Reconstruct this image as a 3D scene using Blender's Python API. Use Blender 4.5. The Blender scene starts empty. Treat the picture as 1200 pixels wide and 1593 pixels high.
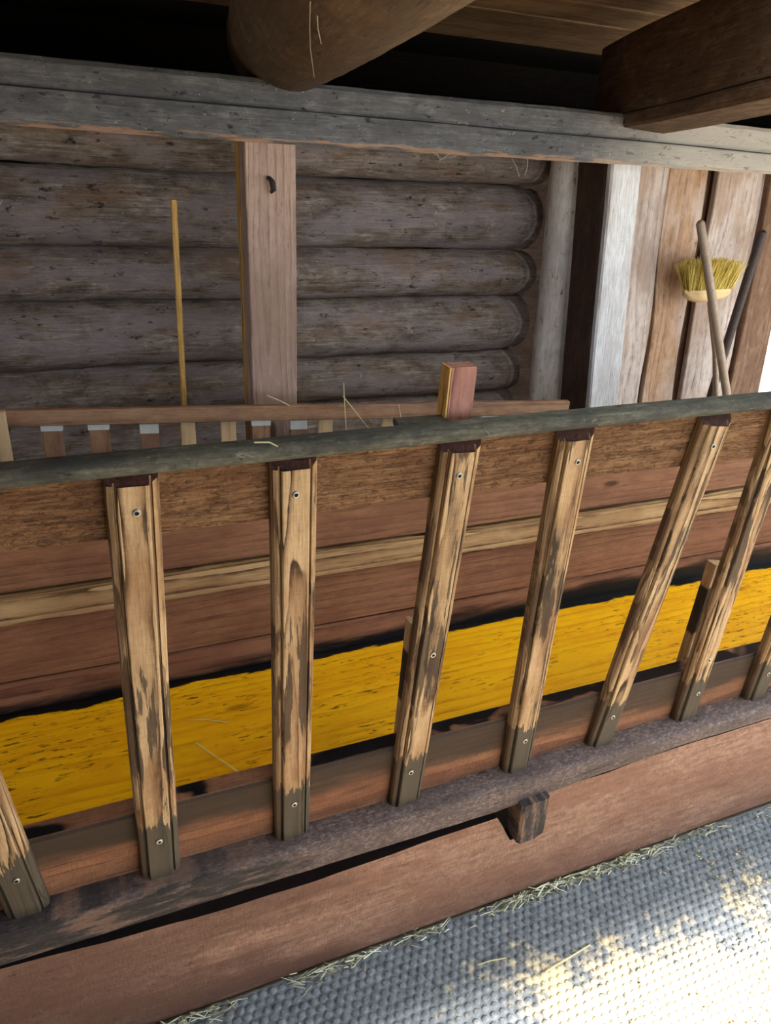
import bpy, math, random
import numpy as np
from mathutils import Vector, Matrix, noise
random.seed(7)
R = math.radians
scene = bpy.context.scene
COL = scene.collection

# ------------------------------------------------------------------ camera
W_PX, H_PX, F_PX = 1200, 1593, 1168.0
yaw, pitch, roll = R(24.7), R(27.1), R(4.4)
fw = Vector((math.sin(yaw) * math.cos(pitch), math.cos(yaw) * math.cos(pitch), -math.sin(pitch)))
rt = Vector((math.cos(yaw), -math.sin(yaw), 0))
up = rt.cross(fw)
r2 = math.cos(roll) * rt + math.sin(roll) * up
u2 = -math.sin(roll) * rt + math.cos(roll) * up
cam = bpy.data.cameras.new('camera')
cam_o = bpy.data.objects.new('camera', cam)
COL.objects.link(cam_o)
cam.sensor_fit = 'VERTICAL'
cam.sensor_height = 36.0
cam.lens = 36.0 * F_PX / H_PX
cam.clip_start = 0.02
M = Matrix((r2, u2, -fw)).transposed().to_4x4()
M.translation = Vector((0, 0, 1.6))
cam_o.matrix_world = M
scene.camera = cam_o

# ------------------------------------------------------------------ sky, sun, exposure
scene.view_settings.view_transform = 'Standard'
scene.view_settings.look = 'None'
scene.view_settings.gamma = 1.0
scene.view_settings.use_curve_mapping = False
scene.view_settings.exposure = 0.8
world = bpy.data.worlds.new('sky')
scene.world = world
world.use_nodes = True
bg = world.node_tree.nodes['Background']
bg.inputs[0].default_value = (0.80, 0.90, 1.0, 1)
bg.inputs[1].default_value = 4.5
sun = bpy.data.lights.new('sun', 'SUN')
sun_o = bpy.data.objects.new('sun', sun)
COL.objects.link(sun_o)
sun.energy = 24.0
sun.angle = R(4.0)
sun.color = (1.0, 0.95, 0.86)
SUN_EL, SUN_AZ = R(44.5), R(10)      # azimuth: from behind the viewer, a little from the right
d = Vector((-math.sin(SUN_AZ) * math.cos(SUN_EL), math.cos(SUN_AZ) * math.cos(SUN_EL), -math.sin(SUN_EL)))
sun_o.rotation_euler = d.to_track_quat('-Z', 'Y').to_euler()
sun_o.location = (0, -6, 5)


def portal(name, loc, rot, sx, sy):
    l = bpy.data.lights.new(name, 'AREA')
    l.shape = 'RECTANGLE'
    l.size, l.size_y = sx, sy
    l.cycles.is_portal = True
    o = bpy.data.objects.new(name, l)
    COL.objects.link(o)
    o.location, o.rotation_euler = loc, rot


# three doorways let the sky in: right wall (front part), behind the viewer, and the far right corner
XL, XR, YF, YB = -2.3, 3.95, -1.25, 2.78
DOOR_R = dict(y0=-1.15, y1=2.0, z1=1.65)
DOOR_F = dict(x0=0.1, x1=3.8, z0=0.80, z1=2.0)
WIN_L = dict(y0=0.7, y1=1.9, z0=0.85, z1=1.6)
DOOR_B = dict(x0=3.20, x1=3.9, z1=1.58)
portal('portal_right', (XR + .05, (DOOR_R['y0'] + DOOR_R['y1']) / 2, DOOR_R['z1'] / 2), (0, R(90), 0), DOOR_R['z1'], DOOR_R['y1'] - DOOR_R['y0'])
portal('portal_front', ((DOOR_F['x0'] + DOOR_F['x1']) / 2, YF - .05, (DOOR_F['z0'] + DOOR_F['z1']) / 2), (R(90), 0, 0), DOOR_F['x1'] - DOOR_F['x0'], DOOR_F['z1'] - DOOR_F['z0'])
portal('portal_left', (XL - .05, (WIN_L['y0'] + WIN_L['y1']) / 2, (WIN_L['z0'] + WIN_L['z1']) / 2), (0, R(-90), 0), WIN_L['z1'] - WIN_L['z0'], WIN_L['y1'] - WIN_L['y0'])
portal('portal_back', ((DOOR_B['x0'] + DOOR_B['x1']) / 2, 2.88, DOOR_B['z1'] / 2), (R(-90), 0, 0), DOOR_B['x1'] - DOOR_B['x0'], DOOR_B['z1'])


# ------------------------------------------------------------------ node helpers
class NT:
    def __init__(s, name):
        s.mat = bpy.data.materials.new(name)
        s.mat.use_nodes = True
        s.t = s.mat.node_tree
        s.bsdf = s.t.nodes['Principled BSDF']
        s.tc = s.t.nodes.new('ShaderNodeTexCoord')
        s.oi = s.t.nodes.new('ShaderNodeObjectInfo')

    def put(s, sock, v):
        if isinstance(v, bpy.types.NodeSocket):
            s.t.links.new(v, sock)
        else:
            if sock.type == 'RGBA' and not isinstance(v, (int, float)) and len(v) == 3:
                v = (*v, 1)
            sock.default_value = v

    def m(s, op, a, b=None, c=None, clamp=False):
        n = s.t.nodes.new('ShaderNodeMath')
        n.operation = op
        n.use_clamp = clamp
        s.put(n.inputs[0], a)
        if b is not None: s.put(n.inputs[1], b)
        if c is not None: s.put(n.inputs[2], c)
        return n.outputs[0]

    def vec(s, x, y, z):
        n = s.t.nodes.new('ShaderNodeCombineXYZ')
        for i, v in enumerate((x, y, z)): s.put(n.inputs[i], v)
        return n.outputs[0]

    def sep(s, v):
        n = s.t.nodes.new('ShaderNodeSeparateXYZ')
        s.put(n.inputs[0], v)
        return n.outputs[0], n.outputs[1], n.outputs[2]

    def noise(s, v, scale=1.0, detail=3.0, rough=0.55, dist=0.0):
        n = s.t.nodes.new('ShaderNodeTexNoise')
        s.put(n.inputs['Vector'], v)
        n.inputs['Scale'].default_value = scale
        n.inputs['Detail'].default_value = detail
        n.inputs['Roughness'].default_value = rough
        n.inputs['Distortion'].default_value = dist
        return n.outputs['Fac']

    def voro(s, v, scale, feature='F1', rnd=1.0):
        n = s.t.nodes.new('ShaderNodeTexVoronoi')
        n.feature = feature
        s.put(n.inputs['Vector'], v)
        n.inputs['Scale'].default_value = scale
        n.inputs['Randomness'].default_value = rnd
        return n.outputs['Distance']

    def ss(s, v, lo, hi, a=0.0, b=1.0):
        n = s.t.nodes.new('ShaderNodeMapRange')
        n.interpolation_type = 'SMOOTHSTEP'
        s.put(n.inputs['Value'], v)
        n.inputs['From Min'].default_value = lo
        n.inputs['From Max'].default_value = hi
        n.inputs['To Min'].default_value = a
        n.inputs['To Max'].default_value = b
        return n.outputs[0]

    def ramp(s, f, stops):
        n = s.t.nodes.new('ShaderNodeValToRGB')
        s.put(n.inputs[0], f)
        e = n.color_ramp.elements
        while len(e) < len(stops): e.new(0.5)
        for i, (p, c) in enumerate(stops):
            e[i].position = p
            e[i].color = (*c, 1)
        return n.outputs[0]

    def mix(s, f, a, b, mode='MIX'):
        n = s.t.nodes.new('ShaderNodeMix')
        n.data_type = 'RGBA'
        n.blend_type = mode
        s.put(n.inputs[0], f)
        s.put(n.inputs[6], a)
        s.put(n.inputs[7], b)
        return n.outputs[2]

    def bump(s, h, strength, distance):
        n = s.t.nodes.new('ShaderNodeBump')
        n.inputs['Strength'].default_value = strength
        n.inputs['Distance'].default_value = distance
        s.put(n.inputs['Height'], h)
        s.put(s.bsdf.inputs['Normal'], n.outputs[0])

    def end(s, col, rough=0.8, spec=0.25):
        s.put(s.bsdf.inputs['Base Color'], col)
        s.put(s.bsdf.inputs['Roughness'], rough)
        s.bsdf.inputs['Specular IOR Level'].default_value = spec
        return s.mat


def S(r, g, b):
    """sRGB 0-255 to linear"""
    def f(c):
        c /= 255.0
        return c / 12.92 if c <= 0.04045 else ((c + 0.055) / 1.055) ** 2.4
    return (f(r), f(g), f(b))


def wood(name, dark, mid, light, ring=900.0, ring_amt=0.5, fib=220.0, warp=0.02, blotch=None, blotch_amt=0.5,
         blotch_scale=2.5, streak=0.3, knots=0.0, rough=0.8, bump=0.35, bdist=0.002, rough_saw=0.0, spec=0.2, post=None, contrast=1.0,
         pits=0.0, centre=0.03, mott=0.25, mscale=28.0, saw=0.0, fleck=0.0):
    """procedural wood, grain along local X"""
    n = NT(name)
    P = n.tc.outputs['Object']
    x, y, z = n.sep(P)
    rnd = n.oi.outputs['Random']
    sx = n.m('MULTIPLY_ADD', rnd, 17.0, x)
    seedy = n.m('MULTIPLY', rnd, 9.0)

    def stretched(a, b, det, ro, di=0.0):
        return n.noise(n.vec(n.m('MULTIPLY', sx, a), n.m('MULTIPLY_ADD', y, b, seedy), n.m('MULTIPLY', z, b)), 1.0, det, ro, di)
    kn = None
    if knots > 0:
        kv = n.vec(n.m('MULTIPLY', sx, 3.0), n.m('MULTIPLY', n.m('ADD', y, seedy), 9.0), 0.0)
        kd = n.voro(kv, knots)
        kn = n.ss(kd, 0.02, 0.16, 1.0, 0.0)
    low = stretched(1.3, 7.0, 3.0, 0.5)
    lo2 = stretched(9.0, 34.0, 3.0, 0.6)
    wy = n.m('MULTIPLY_ADD', n.m('SUBTRACT', low, 0.5), warp * 4, y)
    wy = n.m('MULTIPLY_ADD', n.m('SUBTRACT', lo2, 0.5), warp * 0.45, wy)
    wy = n.m('ADD', wy, n.m('MULTIPLY', n.m('SUBTRACT', rnd, 0.5), centre * 2))
    if kn is not None:
        wy = n.m('MULTIPLY_ADD', kn, 0.018, wy)
    wz = n.m('ADD', n.m('ADD', z, centre), n.m('MULTIPLY', n.m('SUBTRACT', low, 0.5), warp * 2))
    r = n.m('SQRT', n.m('ADD', n.m('MULTIPLY', wy, wy), n.m('MULTIPLY', wz, wz)))
    # year rings: slow rise, sharp dark late-wood line; strength varies along the board
    t = n.m('FRACT', n.m('MULTIPLY', r, ring / 6.283))
    rings = n.m('MULTIPLY', n.m('POWER', t, 2.6), n.ss(t, 0.90, 1.0, 1.0, 0.0))
    rings = n.m('MULTIPLY', rings, n.ss(lo2, 0.25, 0.70, 1.5, 0.5))
    fibre = stretched(fib * 0.05, fib, 8.0, 0.74)
    mo = stretched(mscale * 0.6, mscale, 8.0, 0.72, 0.4)
    v = n.m('MULTIPLY', n.m('SUBTRACT', rings, 0.22), ring_amt)
    v = n.m('MULTIPLY_ADD', n.m('SUBTRACT', fibre, 0.5), 1.9 * contrast, v)
    v = n.m('MULTIPLY_ADD', n.m('SUBTRACT', mo, 0.5), mott * 2.6, v)
    h = n.m('ADD', n.m('MULTIPLY', rings, -0.3 * ring_amt), n.m('MULTIPLY', fibre, -0.6))
    h = n.m('MULTIPLY_ADD', mo, -1.2 * mott, h)
    if saw > 0:
        # cross-wise saw ticks
        sw_ = n.noise(n.vec(n.m('MULTIPLY', sx, 260.0), n.m('MULTIPLY_ADD', y, 60.0, seedy), n.m('MULTIPLY', z, 60.0)), 1.0, 3.0, 0.6)
        v = n.m('MULTIPLY_ADD', n.m('SUBTRACT', sw_, 0.5), saw * 1.2, v)
        h = n.m('MULTIPLY_ADD', sw_, -saw, h)
    v = n.m('ADD', v, 0.5)
    col = n.ramp(v, [(0.10, light), (0.48, mid), (0.90, dark)])
    if blotch is not None:
        b = stretched(blotch_scale, blotch_scale * 3, 6.0, 0.65)
        col = n.mix(n.m('MULTIPLY', n.ss(b, 0.44, 0.60), blotch_amt), col, blotch)
    if streak > 0:
        st = stretched(4.0, 95.0, 6.0, 0.7)
        col = n.mix(n.m('MULTIPLY', n.ss(st, 0.58, 0.66), streak), col, dark)
    if pits > 0:
        pt = stretched(22.0, 46.0, 8.0, 0.75)
        pm = n.ss(pt, 0.60, 0.66)
        col = n.mix(n.m('MULTIPLY', pm, pits), col, tuple(c * 0.3 for c in dark))
        h = n.m('MULTIPLY_ADD', pm, -0.9 * pits, h)
    if fleck > 0:
        fl_ = stretched(38.0, 60.0, 5.0, 0.6, 1.5)
        fm = n.ss(fl_, 0.63, 0.67)
        col = n.mix(n.m('MULTIPLY', fm, fleck), col, tuple(min(1, c * 1.45) for c in light))
        h = n.m('MULTIPLY_ADD', fm, 1.2 * fleck, h)
    if kn is not None:
        col = n.mix(n.m('MULTIPLY', n.ss(kd, 0.035, 0.10, 1.0, 0.0), 0.8), col, tuple(c * 0.55 for c in dark))
    if rough_saw > 0:
        # torn, saw-cut relief: short ragged ticks
        sw = n.noise(n.vec(n.m('MULTIPLY', sx, 62.0), n.m('MULTIPLY_ADD', y, 150.0, seedy), n.m('MULTIPLY', z, 120.0)), 1.0, 5.0, 0.65, 0.9)
        h = n.m('MULTIPLY_ADD', sw, rough_saw * 2.4, h)
        col = n.mix(n.m('MULTIPLY', n.ss(sw, 0.52, 0.36), 0.6 * rough_saw), col, dark)
    rr = rough
    if post is not None:
        out = post(n, col, (x, y, z), sx, seedy, v)
        if isinstance(out, tuple): col, rr = out
        else: col = out
    n.bump(h, bump, bdist)
    return n.end(col, rr, spec)


def plain(name, col, rough=0.6, spec=0.3, metal=0.0, var=0.0):
    n = NT(name)
    c = col
    if var > 0:
        f = n.noise(n.tc.outputs['Object'], 40.0, 4.0)
        c = n.mix(n.m('MULTIPLY', n.ss(f, 0.35, 0.7), var), col, tuple(q * 0.4 for q in col))
    n.bsdf.inputs['Metallic'].default_value = metal
    return n.end(c, rough, spec)


# ------------------------------------------------------------------ materials
TAR = S(20, 17, 16)


def noisy(n, sx, y, seedy, a, b, det=4.0):
    return n.noise(n.vec(n.m('MULTIPLY', sx, a), n.m('MULTIPLY_ADD', y, b, seedy), 0.0), 1.0, det, 0.6)


def slat_post(n, col, xyz, sx, seedy, v):
    x, y, z = xyz
    nz = noisy(n, sx, y, seedy, 16.0, 90.0, 6.0)
    edge = n.m('MULTIPLY_ADD', n.m('SUBTRACT', nz, 0.5), 0.13, x)
    foot = n.ss(edge, 0.128, 0.134, 1.0, 0.0)                      # grey scorched foot
    col = n.mix(n.m('MULTIPLY', foot, 0.93), col, S(58, 53, 45))
    # scorched patches in long ragged runs, more of them half-way up
    rnd = n.oi.outputs['Random']
    nz2 = noisy(n, sx, y, seedy, 4.5, 46.0, 7.0)
    where = n.ss(n.m('ABSOLUTE', n.m('SUBTRACT', x, n.m('MULTIPLY_ADD', rnd, 0.22, 0.30))), 0.06, 0.24, 0.075, -0.03)
    sc = n.ss(n.m('ADD', nz2, where), 0.565, 0.60)
    col = n.mix(n.m('MULTIPLY', sc, 0.85), col, S(50, 38, 28))
    side = n.ss(y, 0.0255, 0.029)                                   # left edges darker: their shade is painted in
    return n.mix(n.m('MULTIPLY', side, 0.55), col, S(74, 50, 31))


def lower_post(n, col, xyz, sx, seedy, v):
    x, y, z = xyz
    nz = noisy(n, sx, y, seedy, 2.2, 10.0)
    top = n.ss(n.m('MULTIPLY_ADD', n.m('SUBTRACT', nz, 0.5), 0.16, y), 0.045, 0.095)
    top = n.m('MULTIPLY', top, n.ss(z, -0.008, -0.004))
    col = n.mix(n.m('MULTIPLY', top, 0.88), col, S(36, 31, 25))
    tn = n.noise(n.vec(n.m('MULTIPLY', sx, 5.5), n.m('MULTIPLY', y, 4.0), n.m('MULTIPLY', z, 9.0)), 1.0, 3.0, 0.5)
    lip = n.m('MULTIPLY', n.m('MULTIPLY', n.ss(z, -0.005, -0.008), n.ss(y, 0.10, 0.12)), n.ss(tn, 0.47, 0.52))
    col = n.mix(lip, col, S(14, 14, 17))
    return col, n.ss(lip, 0.0, 1.0, 0.75, 0.28)


def floor_post(n, col, xyz, sx, seedy, v):
    x, y, z = xyz
    nz = noisy(n, sx, y, seedy, 7.0, 22.0, 6.0)
    e = n.m('MULTIPLY_ADD', n.m('SUBTRACT', nz, 0.5), 0.055, y)
    tar = n.ss(e, 0.186, 0.192)
    sc = n.noise(n.vec(n.m('MULTIPLY', sx, 22.0), n.m('MULTIPLY', y, 120.0), 0.0), 1.0, 5.0, 0.7)
    reg = n.noise(n.vec(n.m('MULTIPLY', sx, 3.0), n.m('MULTIPLY', y, 9.0), 0.0), 1.0, 3.0)
    mark = n.m('MULTIPLY', n.ss(sc, 0.56, 0.62), n.ss(reg, 0.42, 0.54))
    col = n.mix(n.m('MULTIPLY', mark, 0.85), col, S(58, 38, 12))
    col = n.mix(tar, col, S(12, 12, 14))
    return col, n.ss(tar, 0.0, 1.0, 0.45, 0.35)


def backlow_post(n, col, xyz, sx, seedy, v):
    x, y, z = xyz
    nz = noisy(n, sx, y, seedy, 4.0, 26.0)
    e = n.m('MULTIPLY_ADD', n.m('SUBTRACT', nz, 0.5), 0.11, y)
    e = n.m('SUBTRACT', e, n.ss(x, 1.6, 2.9, 0.0, 0.035))
    t = n.ss(e, -0.02, 0.02, 1.0, 0.0)
    col = n.mix(t, col, S(13, 13, 16))
    return col, n.ss(t, 0.0, 1.0, 0.7, 0.4)


def beam_tar_post(n, col, xyz, sx, seedy, v):
    x, y, z = xyz
    nz = noisy(n, sx, y, seedy, 9.0, 60.0, 7.0)
    worn = n.m('MULTIPLY', n.ss(nz, 0.54, 0.60), n.ss(x, 1.9, 0.9))
    col = n.mix(n.m('MULTIPLY', worn, 0.7), col, S(158, 118, 92))
    wet = n.m('ADD', n.ss(x, 1.25, 1.75, 0.22, -0.12), noisy(n, sx, y, seedy, 3.0, 16.0, 6.0))
    col = n.mix(n.m('MULTIPLY', n.m('MULTIPLY', n.ss(wet, 0.46, 0.62), n.ss(nz, 0.46, 0.58, 1.0, 0.35)), 0.85), col, S(26, 21, 21))
    nb = noisy(n, sx, y, seedy, 5.0, 20.0, 5.0)
    tar = n.ss(n.m('MULTIPLY_ADD', n.m('SUBTRACT', nb, 0.5), 0.05, y), -0.034, -0.028, 1.0, 0.0)
    col = n.mix(n.m('MULTIPLY', tar, 0.9), col, S(24, 21, 23))
    return col


def batten_post(n, col, xyz, sx, seedy, v):
    x, y, z = xyz
    nz = noisy(n, sx, y, seedy, 20.0, 60.0)
    e = n.m('MULTIPLY_ADD', n.m('SUBTRACT', nz, 0.5), 0.05, x)
    t = n.m('MULTIPLY', n.ss(e, 0.30, 0.31), n.ss(e, 0.425, 0.435, 1.0, 0.0))
    return n.mix(n.m('MULTIPLY', t, 0.93), col, S(20, 17, 16))


def wall_post(n, col, xyz, sx, seedy, v):
    x, y, z = xyz
    ob = noisy(n, sx, z, seedy, 3.0, 12.0, 6.0)
    col = n.mix(n.m('MULTIPLY', n.ss(ob, 0.52, 0.66), 0.45), col, S(132, 98, 68))
    # pale crescent at each log's cut end; darker butt paints the posts' shade
    zz = n.m('MULTIPLY', z, 9.3)
    arc = n.m('SQRT', n.m('MAXIMUM', n.m('SUBTRACT', 1.0, n.m('MULTIPLY', zz, zz)), 0.0))
    d_ = n.m('SUBTRACT', x, n.m('MULTIPLY_ADD', arc, 0.075, 3.945))
    d_ = n.m('MULTIPLY_ADD', n.m('SUBTRACT', ob, 0.5), 0.03, d_)
    butt = n.ss(d_, -0.03, 0.02)
    col = n.mix(n.m('MULTIPLY', butt, 0.6), col, S(62, 46, 36))
    ringm = n.m('MULTIPLY', n.ss(n.m('ABSOLUTE', n.m('SUBTRACT', d_, 0.005)), 0.003, 0.013, 1.0, 0.0), n.ss(arc, 0.25, 0.6))
    return n.mix(n.m('MULTIPLY', ringm, n.ss(v, 0.2, 0.7, 0.75, 0.25)), col, S(178, 164, 158))


def gbeam_post(n, col, xyz, sx, seedy, v):
    x, y, z = xyz
    nz = noisy(n, sx, y, seedy, 5.0, 50.0, 7.0)
    lowe = n.m('MULTIPLY', n.ss(n.m('MULTIPLY_ADD', n.m('SUBTRACT', nz, 0.5), 0.10, y), -0.062, -0.050, 1.0, 0.0), n.ss(nz, 0.44, 0.52))
    col = n.mix(n.m('MULTIPLY', lowe, 0.75), col, S(176, 136, 108))
    return n.mix(n.m('MULTIPLY', n.ss(x, 3.75, 4.35), 0.6), col, S(186, 176, 164))  # right end painted paler for the stronger light there


M_slat = wood('slat_wood', S(44, 31, 21), S(138, 110, 79), S(182, 154, 117), ring=1100, ring_amt=0.8, fib=420, warp=0.022,
              blotch=S(116, 80, 50), blotch_amt=0.5, blotch_scale=4.0, streak=0.6, bump=0.45, post=slat_post, centre=0.040, contrast=0.5, mott=0.10, saw=0.15)
M_cut = wood('dark_cut_end', S(22, 10, 8), S(50, 26, 20), S(74, 40, 30), ring=500, ring_amt=0.3, streak=0.2, bump=0.6)
M_rough = wood('rough_sawn_wood', S(60, 38, 25), S(154, 112, 78), S(198, 156, 116), ring=300, ring_amt=0.15, fib=260, streak=0.1,
               blotch=S(124, 82, 55), blotch_amt=0.45, rough_saw=1.0, bump=1.0, bdist=0.016, rough=0.9, mott=0.3)
M_back = wood('planed_red_brown_plank', S(62, 36, 22), S(122, 82, 56), S(150, 107, 78), ring=420, ring_amt=0.25, fib=320, warp=0.015,
              blotch=S(94, 57, 40), blotch_amt=0.5, streak=0.2, knots=0.9, bump=0.25, rough=0.75, contrast=0.45, mott=0.18, saw=0.12)
M_backlow = wood('tarred_plank', S(62, 35, 23), S(120, 80, 58), S(148, 105, 80), ring=420, ring_amt=0.4, fib=320, warp=0.015,
                 blotch=S(98, 60, 43), blotch_amt=0.5, streak=0.25, knots=0.9, bump=0.3, post=backlow_post, contrast=0.5, mott=0.18)
M_strip = wood('striped_batten_wood', S(58, 37, 21), S(152, 118, 80), S(188, 154, 110), ring=700, ring_amt=0.8, fib=320, warp=0.010,
               blotch=S(118, 82, 52), blotch_amt=0.4, streak=0.6, bump=0.35, mott=0.12, contrast=0.5)
M_yellow = wood('yellow_painted_boards', S(190, 122, 2), S(232, 170, 6), S(246, 190, 14), ring=260, ring_amt=0.4, fib=260, warp=0.02,
                blotch=S(214, 142, 3), blotch_amt=0.5, streak=0.3, knots=0.8, bump=0.3, rough=0.5, post=floor_post, spec=0.3, mott=0.15, contrast=0.45)
M_lower = wood('trough_front_board', S(54, 31, 21), S(116, 78, 55), S(150, 108, 79), ring=380, ring_amt=0.25, fib=300, warp=0.012,
               blotch=S(92, 56, 38), blotch_amt=0.45, streak=0.15, knots=0.7, bump=0.5, post=lower_post, contrast=0.45, mott=0.22, saw=0.35)
M_beam = wood('dark_worn_beam', S(36, 27, 26), S(102, 84, 80), S(156, 136, 130), ring=200, ring_amt=0.05, fib=200, streak=0.05, contrast=0.2,
              blotch=S(62, 49, 47), blotch_amt=0.5, blotch_scale=6, rough_saw=0.35, bump=1.0, bdist=0.006, rough=0.55, pits=0.5, post=beam_tar_post, mott=0.7, mscale=170, spec=0.35)
def sill_post(n, col, xyz, sx, seedy, v):
    x, y, z = xyz
    nz = noisy(n, sx, y, seedy, 2.5, 9.0, 7.0)
    left_dark = n.m('ADD', n.ss(x, 1.2, 2.0, 0.20, -0.10), nz)  # ragged darker patches towards the left end
    return n.mix(n.m('MULTIPLY', n.ss(left_dark, 0.48, 0.66), 0.55), col, S(66, 44, 36))


M_sill = wood('worn_kick_board', S(74, 52, 42), S(128, 98, 82), S(160, 129, 110), ring=240, ring_amt=0.12, fib=300, warp=0.02,
              blotch=S(108, 75, 60), blotch_amt=0.6, streak=0.12, knots=0.6, bump=0.6, bdist=0.003, pits=0.45, contrast=0.5, mott=0.35, mscale=55, saw=0.5, fleck=0.2, post=sill_post)
M_toplog = wood('grey_weathered_rail', S(28, 27, 24), S(78, 75, 65), S(118, 114, 100), ring=150, ring_amt=0.05, fib=200, streak=0.1,
                blotch=S(44, 44, 43), blotch_amt=0.7, blotch_scale=7, bump=1.0, bdist=0.005, pits=0.6, mott=0.4, mscale=80, contrast=0.5, fleck=0.35)
M_wall = wood('weathered_log', S(46, 37, 30), S(130, 113, 101), S(188, 174, 164), ring=120, ring_amt=0.06, fib=150, streak=0.25,
              blotch=S(150, 137, 138), blotch_amt=0.6, blotch_scale=4.0, bump=1.0, bdist=0.014, pits=0.85, contrast=0.7, mott=0.5, mscale=20, fleck=0.35, post=wall_post)
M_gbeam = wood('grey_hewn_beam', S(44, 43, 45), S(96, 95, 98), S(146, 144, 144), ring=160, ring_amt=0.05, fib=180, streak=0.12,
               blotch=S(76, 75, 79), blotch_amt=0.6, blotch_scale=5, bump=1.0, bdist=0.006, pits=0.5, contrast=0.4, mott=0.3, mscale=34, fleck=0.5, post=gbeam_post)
M_post = wood('pinkish_planed_post', S(100, 76, 64), S(158, 132, 119), S(186, 162, 149), ring=420, ring_amt=0.3, fib=320, warp=0.015,
              blotch=S(136, 108, 95), blotch_amt=0.5, streak=0.25, knots=0.7, bump=0.35, pits=0.35, contrast=0.45, mott=0.2)
M_side = wood('ochre_strip_wood', S(116, 82, 38), S(172, 132, 72), S(200, 162, 98), ring=420, ring_amt=0.3, streak=0.15, bump=0.3)
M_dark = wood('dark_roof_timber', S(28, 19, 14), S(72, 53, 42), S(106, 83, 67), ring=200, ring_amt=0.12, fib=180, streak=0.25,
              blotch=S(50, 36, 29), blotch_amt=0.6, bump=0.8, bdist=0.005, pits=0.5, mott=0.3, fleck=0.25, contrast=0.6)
M_joist = wood('brown_joist', S(38, 26, 19), S(104, 79, 61), S(150, 122, 100), ring=200, ring_amt=0.12, fib=180, streak=0.25,
               blotch=S(72, 52, 40), blotch_amt=0.6, bump=0.9, bdist=0.006, pits=0.5, mott=0.3, fleck=0.2, contrast=0.6)
M_shade = wood('shade_dark_plank', S(10, 7, 5), S(24, 17, 13), S(36, 27, 21), ring=200, ring_amt=0.12, fib=180, streak=0.15, bump=0.4, rough=0.9, mott=0.3)  # near-black base paints the deep shade above the beam
M_rlog = wood('smoky_round_log', S(40, 30, 24), S(88, 70, 56), S(128, 108, 91), ring=160, ring_amt=0.05, fib=170, streak=0.15,
              blotch=S(66, 52, 43), blotch_amt=0.5, bump=0.9, bdist=0.005, pits=0.4, contrast=0.45, mott=0.3, mscale=20, fleck=0.25)
M_ceil = wood('ceiling_board', S(66, 46, 33), S(156, 124, 95), S(188, 156, 126), ring=200, ring_amt=0.2, fib=220, streak=0.2,
              blotch=S(98, 72, 54), blotch_amt=0.5, bump=0.6, pits=0.5, mott=0.3, contrast=0.6)
M_pale = wood('pale_grey_plank', S(92, 74, 64), S(192, 175, 166), S(224, 212, 206), ring=240, ring_amt=0.25, fib=260, warp=0.02, streak=0.2,
              blotch=S(160, 128, 106), blotch_amt=0.6, blotch_scale=1.8, bump=0.6, pits=0.4, knots=0.5, mott=0.25, contrast=0.5)
M_tan = wood('tan_plank', S(82, 57, 40), S(172, 135, 106), S(204, 172, 144), ring=240, ring_amt=0.25, fib=260, warp=0.02, streak=0.2,
             blotch=S(200, 182, 172), blotch_amt=0.65, blotch_scale=1.6, bump=0.6, pits=0.5, knots=0.5, mott=0.3, contrast=0.5)
M_brown = wood('brown_plank', S(56, 38, 28), S(122, 94, 75), S(156, 127, 106), ring=240, ring_amt=0.25, fib=260, warp=0.02, streak=0.25,
               blotch=S(96, 68, 51), blotch_amt=0.5, bump=0.6, pits=0.5, mott=0.3, contrast=0.6)
M_hewn = wood('lit_front_hewn_post', S(116, 108, 108), S(208, 205, 207), S(232, 231, 234), ring=300, ring_amt=0.1, fib=260, streak=0.5,
              blotch=S(156, 142, 133), blotch_amt=0.4, bump=1.0, bdist=0.008, pits=0.15, mott=0.15, contrast=0.7)  # pale tone paints the strong light on the post front
M_pole = wood('white_barked_pole', S(76, 66, 60), S(212, 202, 195), S(232, 226, 221), ring=120, ring_amt=0.05, fib=160, streak=0.1,
              blotch=S(178, 162, 152), blotch_amt=0.5, bump=0.9, pits=0.9, mott=0.25, contrast=0.4)
M_lightw = wood('light_picket_wood', S(150, 120, 84), S(198, 167, 128), S(214, 187, 150), ring=420, ring_amt=0.25, fib=300, streak=0.1, bump=0.2, contrast=0.35, mott=0.12)
M_rail = wood('brown_rail_wood', S(84, 56, 40), S(148, 112, 86), S(178, 141, 112), ring=420, ring_amt=0.3, fib=300, streak=0.25, bump=0.3,
              blotch=S(120, 88, 76), blotch_amt=0.5, contrast=0.5)
M_stake = wood('reddish_stake_wood', S(78, 48, 40), S(136, 93, 81), S(162, 120, 104), ring=600, ring_amt=0.5, fib=300, streak=0.2, bump=0.3, knots=0.6, contrast=0.5)
M_batten = wood('batten_wood', S(70, 46, 28), S(150, 118, 86), S(190, 165, 132), ring=500, ring_amt=0.3, fib=300, streak=0.15, bump=0.3, post=batten_post, contrast=0.5)
M_handle = wood('worn_tool_handle', S(100, 78, 62), S(154, 132, 112), S(180, 160, 142), ring=420, ring_amt=0.1, fib=300, streak=0.1, bump=0.1, rough=0.5, spec=0.4, mott=0.15, contrast=0.4)
M_grip = wood('dark_tool_handle', S(36, 28, 26), S(66, 54, 50), S(90, 78, 74), ring=420, ring_amt=0.1, fib=300, streak=0.1, bump=0.1, rough=0.5, contrast=0.4)
M_block = wood('pale_broom_block', S(180, 140, 90), S(216, 182, 132), S(228, 200, 154), ring=420, ring_amt=0.15, fib=300, streak=0.05, bump=0.1, rough=0.5, mott=0.1, contrast=0.3)
M_lit_tip = plain('lit_tip_white', S(226, 226, 220), 0.6, var=0.15)
M_steel = plain('dull_steel', S(150, 150, 146), 0.38, 0.5, 1.0)
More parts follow.
